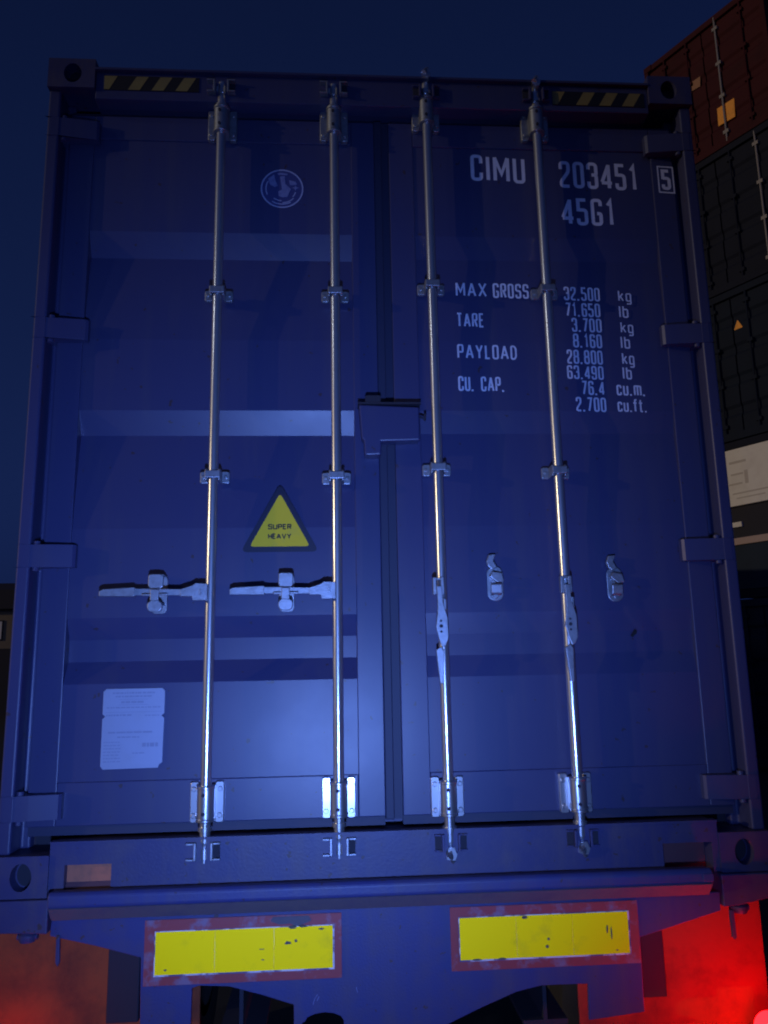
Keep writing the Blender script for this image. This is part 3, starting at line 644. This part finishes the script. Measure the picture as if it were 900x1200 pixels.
# chassis beams and hangers
for sx in (-1, 1):
    mb = MB(); x = sx*0.47
    mb.box(x - 0.07, x + 0.07, 0.06, 12.0, -0.075, -0.06); mb.box(x - 0.07, x + 0.07, 0.06, 12.0, -0.44, -0.425); mb.box(x - 0.006, x + 0.006, 0.06, 12.0, -0.425, -0.075)
    T('main_beam', mb, 'dark')
    a, b = sorted((sx*0.80, sx*0.90))
    T('flap_bracket', MB().box(a, b, 0.15, 0.205, -0.415, -0.02), 'dark', bevel=0.004)
    a, b = sorted((sx*0.62, sx*1.275))
    T('mudflap', MB().box(a, b, 0.215, 0.227, -0.80, -0.015), 'flap', bevel=0.003)
    a, b = sorted((sx*0.60, sx*1.25))
# axles, wheels
for y in (1.5, 2.8, 4.1):
    T('axle', MB().tube((-1.0, y, 0.52 - ZB), (1.0, y, 0.52 - ZB), 0.07), 'dark')
    for sx in (-1, 1):
        w = T('wheel', MB().lathe((sx*0.98, y, 0.52 - ZB), [(0.30, -0.19), (0.36, -0.20), (0.48, -0.19), (0.515, -0.15), (0.52, 0), (0.515, 0.15), (0.48, 0.19), (0.36, 0.20), (0.30, 0.19)], 'x', 40), 'tyre', smooth=True)
        mesh('rim', MB().lathe((sx*0.98, y, 0.52 - ZB), [(0.302, -0.17), (0.25, -0.12), (0.24, 0.0), (0.11, sx*0.05), (0.0, sx*0.08)], 'x', 32), 'galv_dull', w, smooth=True)
# tail lamps hanging at both ends: red translucent globes that shine all round
for sx, lm in ((-1, 'lens_dim'), (1, 'lens')):
    xc, zc = sx*1.200, -0.492
    h = T('tail_lamp', MB().tube((xc, 0.200, zc - 0.055), (xc, 0.110, zc - 0.012), 0.010, n=12)
          .tube((xc - sx*0.02, 0.200, zc - 0.05), (xc - sx*0.04, 0.200, zc - 0.18), 0.012, n=12).tube((xc - sx*0.04, 0.206, zc - 0.17), (xc - sx*0.10, -0.100, zc - 0.17), 0.011, n=12).tube((xc - sx*0.10, -0.104, zc - 0.18), (xc - sx*0.10, -0.104, zc + 0.0), 0.009, n=12), 'rubber', smooth=True)
    for lx, ly, lz in ((xc, 0.075, zc), (xc - sx*0.100, -0.150, zc + 0.030)):      # a lens by the flap, plus an unseen one added to redden the leg
        mesh('lens', MB().lathe((lx, ly, lz), [(0.0, 0.0435), (0.030, 0.040), (0.044, 0.026), (0.048, 0.006), (0.042, -0.020), (0.025, -0.036), (0.0, -0.042)], 'y', 32), lm if ly > 0 or sx < 0 else 'lens_added', h, smooth=True)

# ================================================================== STACK ON THE RIGHT
uu = Vector((-0.475, 0.880, 0)); A0 = Vector((6.83, 8.53, 0)) + uu*0.72
RZ = -math.atan2(0.880, 0.475)
CH = 2.585
STK = 'containers stacked along the lane behind the truck'
def stacked(name, label, tier, m, rods, stickers, reefer=False):
    t = thing(name, label, 'shipping container', A0 + Vector((0, 0, 0.08 + tier*(CH + 0.008))), RZ, STK)
    L = 6.06; n = 22
    mb = MB().box(-1.185, 1.185, 0.12, L - 0.02, 0.10, CH - 0.03)
    mesh('body', mb, m, t)
    mb = MB()
    for sx in (-1, 1):
        xs = []; y = 0.20
        while y < L - 0.2: xs += [(y, 0), (y + .07, 0), (y + .13, 1), (y + .2, 1)]; y += .27
        k = len(xs); vs = [(sx*(1.210 - 0.024*q), yy, z) for z in (0.14, CH - 0.06) for yy, q in xs]
        mb.add(vs, [(i, i+1, i+1+k, i+k) for i in range(k-1)])
    mesh('side_wall', mb, m, t)
    for sx in (-1, 1):
        mesh('corner_post', MB().box(sx*1.175 - 0.042, sx*1.175 + 0.042, 0.0, 0.12, 0.12, CH - 0.12), m, t, bevel=0.006)
        for z in (0, CH - 0.118):
            for y in (-0.006, L - 0.17):
                mesh('corner_casting', MB().box(sx*1.137 - 0.083, sx*1.137 + 0.083, y, y + 0.17, z, z + 0.118), m, t, bevel=0.006)
    mesh('header', MB().box(-1.05, 1.05, 0.006, 0.12, CH - 0.13, CH - 0.012), m, t, bevel=0.005)
    mesh('sill', MB().box(-1.05, 1.05, 0.006, 0.12, 0.0, 0.13), m, t, bevel=0.005)
    if reefer: return t
    for sx in (-1, 1):
        a, b = sorted((sx*0.012, sx*1.125))
        prof = [(0.06, CH - 0.14)]
        for k in range(4):
            zt = CH - 0.42 - k*0.52; prof += [(0.06, zt), (0.092, zt - 0.05), (0.092, zt - 0.16), (0.06, zt - 0.21)]
        prof.append((0.06, 0.14))
        d = mesh('door', MB().strip(prof, a, b), m, t)
        for xb in (0.30, 0.78):
            mb = MB().tube((sx*xb, 0.02, 0.06), (sx*xb, 0.02, CH - 0.05), 0.017, n=12)
            for z in (0.25, 0.95, 1.6, CH - 0.28): mb.box(sx*xb - 0.05, sx*xb + 0.05, 0.004, 0.06, z - 0.03, z + 0.03)
            mesh('locking_bar', mb, 'rod_far' if (sx*xb) in rods else m, d)  # rods that catch the light are painted pale, others in body colour
    for (x, z, w, h, mm) in stickers:
        if mm == 'tri': q = rtri(x, z - h/2, w, h, 0.02); mm = 'orange'
        else: q = [(x - w/2, z - h/2 + 0.02), (x + w/2 - 0.02, z - h/2), (x + w/2, z + h/2 - 0.01), (x - w/2 + 0.01, z + h/2)]
        mesh('sticker', MB().prism(q, 0.050, 0.058), mm, t)
    return t
reefer = stacked('refrigerated_container', 'grey refrigerated container end with white upper panel and black triangle warning', 1, 'dark_box', (), (), True)
stacked('stacked_container', 'dark navy container at the bottom of the stack below white panelled one', 0, 'navy_box', (), ())
stacked('stacked_container', 'dark grey container with small orange triangle sticker above the white panelled one', 2, 'green_box', (), ((0.10, 1.95, 0.16, 0.16, 'tri'),))
stacked('stacked_container', 'blackish container with pale locking rod directly under the red top container', 3, 'dark_box', (0.78,), ())
stacked('stacked_container', 'dull red container on top of the stack with orange stickers', 4, 'red_box', (0.30,), ((-0.20, 1.55, 0.22, 0.20, 'dull_orange'), (0.32, 0.62, 0.34, 0.36, 'orange')))
# reefer end: white panel, machinery bay, ledge, lower panel
up = mesh('upper_panel', MB().box(-1.125, 1.125, 0.012, 0.10, 1.50, CH - 0.14), 'reefer_white', reefer, bevel=0.008)
mesh('machinery_bay', MB().box(-1.125, 1.125, 0.085, 0.11, 0.98, 1.495), 'dark', reefer)
mesh('pipe_ledge', MB().box(-1.125, 1.125, -0.01, 0.10, 0.86, 0.975), 'pink_lit', reefer, bevel=0.01)
mesh('lower_panel', MB().box(-1.125, 1.125, 0.02, 0.10, 0.14, 0.855), 'navy_box', reefer, bevel=0.008)
for x, z in ((0.62, 1.30), (0.62, 1.02), (-0.3, 1.2)): mesh('bay_fitting', MB().box(x - 0.09, x + 0.09, 0.04, 0.084, z - 0.04, z + 0.04), 'reefer_white', reefer)
mb = MB(); tri = [(0.36, 1.86), (0.76, 1.86), (0.56, 2.22)]
stroke(mb, rounded(tri, 0.03, True), 0.030, 0.0105, True); stroke(mb, [(0.585, 2.10), (0.54, 2.01), (0.58, 2.00), (0.54, 1.91)], 0.022, 0.0105)
flat('warning_triangle', mb, 'black', reefer)
mb = MB()
for x, z, w, h in ((-0.15, 2.22, 0.30, 0.04), (-0.18, 2.02, 0.22, 0.03), (-0.02, 1.95, 0.06, 0.22), (-0.22, 1.86, 0.24, 0.03), (0.06, 1.70, 0.7, 0.025), (0.02, 1.62, 0.5, 0.02)): mb.box(x - w/2, x + w/2, 0.0095, 0.0115, z - h/2, z + h/2)
flat('worn_marks', mb, mat('worn_grey_marks', (0.55, 0.5, 0.47), 0.6), reefer)

# ================================================================== FAR LEFT
sh = thing('far_shed', 'low far shed with tan upper wall and dark roof at the left edge', 'shed', (-13.5, 27.45, 0), 0)
mesh('lower_wall', MB().box(-6.0, 6.0, 0.0, 8.0, 0.0, 2.44), 'dark', sh)
mesh('upper_wall', MB().box(-6.0, 6.0, 0.03, 8.0, 2.445, 3.90), 'tan', sh)
mesh('roof', MB().prism([(-0.35, 3.905), (8.3, 3.905), (8.3, 4.1), (4.0, 5.3), (-0.35, 4.62)], -6.3, 6.3, 'x'), 'dark', sh)
for x in (-3.6, 0.72, 3.8):
    w = mesh('window', MB().box(x - 0.12, x + 0.12, -0.012, 0.025, 2.75, 3.5), 'dark', sh)
    mesh('painted_lit_pane', MB().box(x - 0.09, x + 0.09, -0.018, -0.013, 2.80, 3.45), 'reefer_white', w)  # pale paint stands in for lamp light in the window
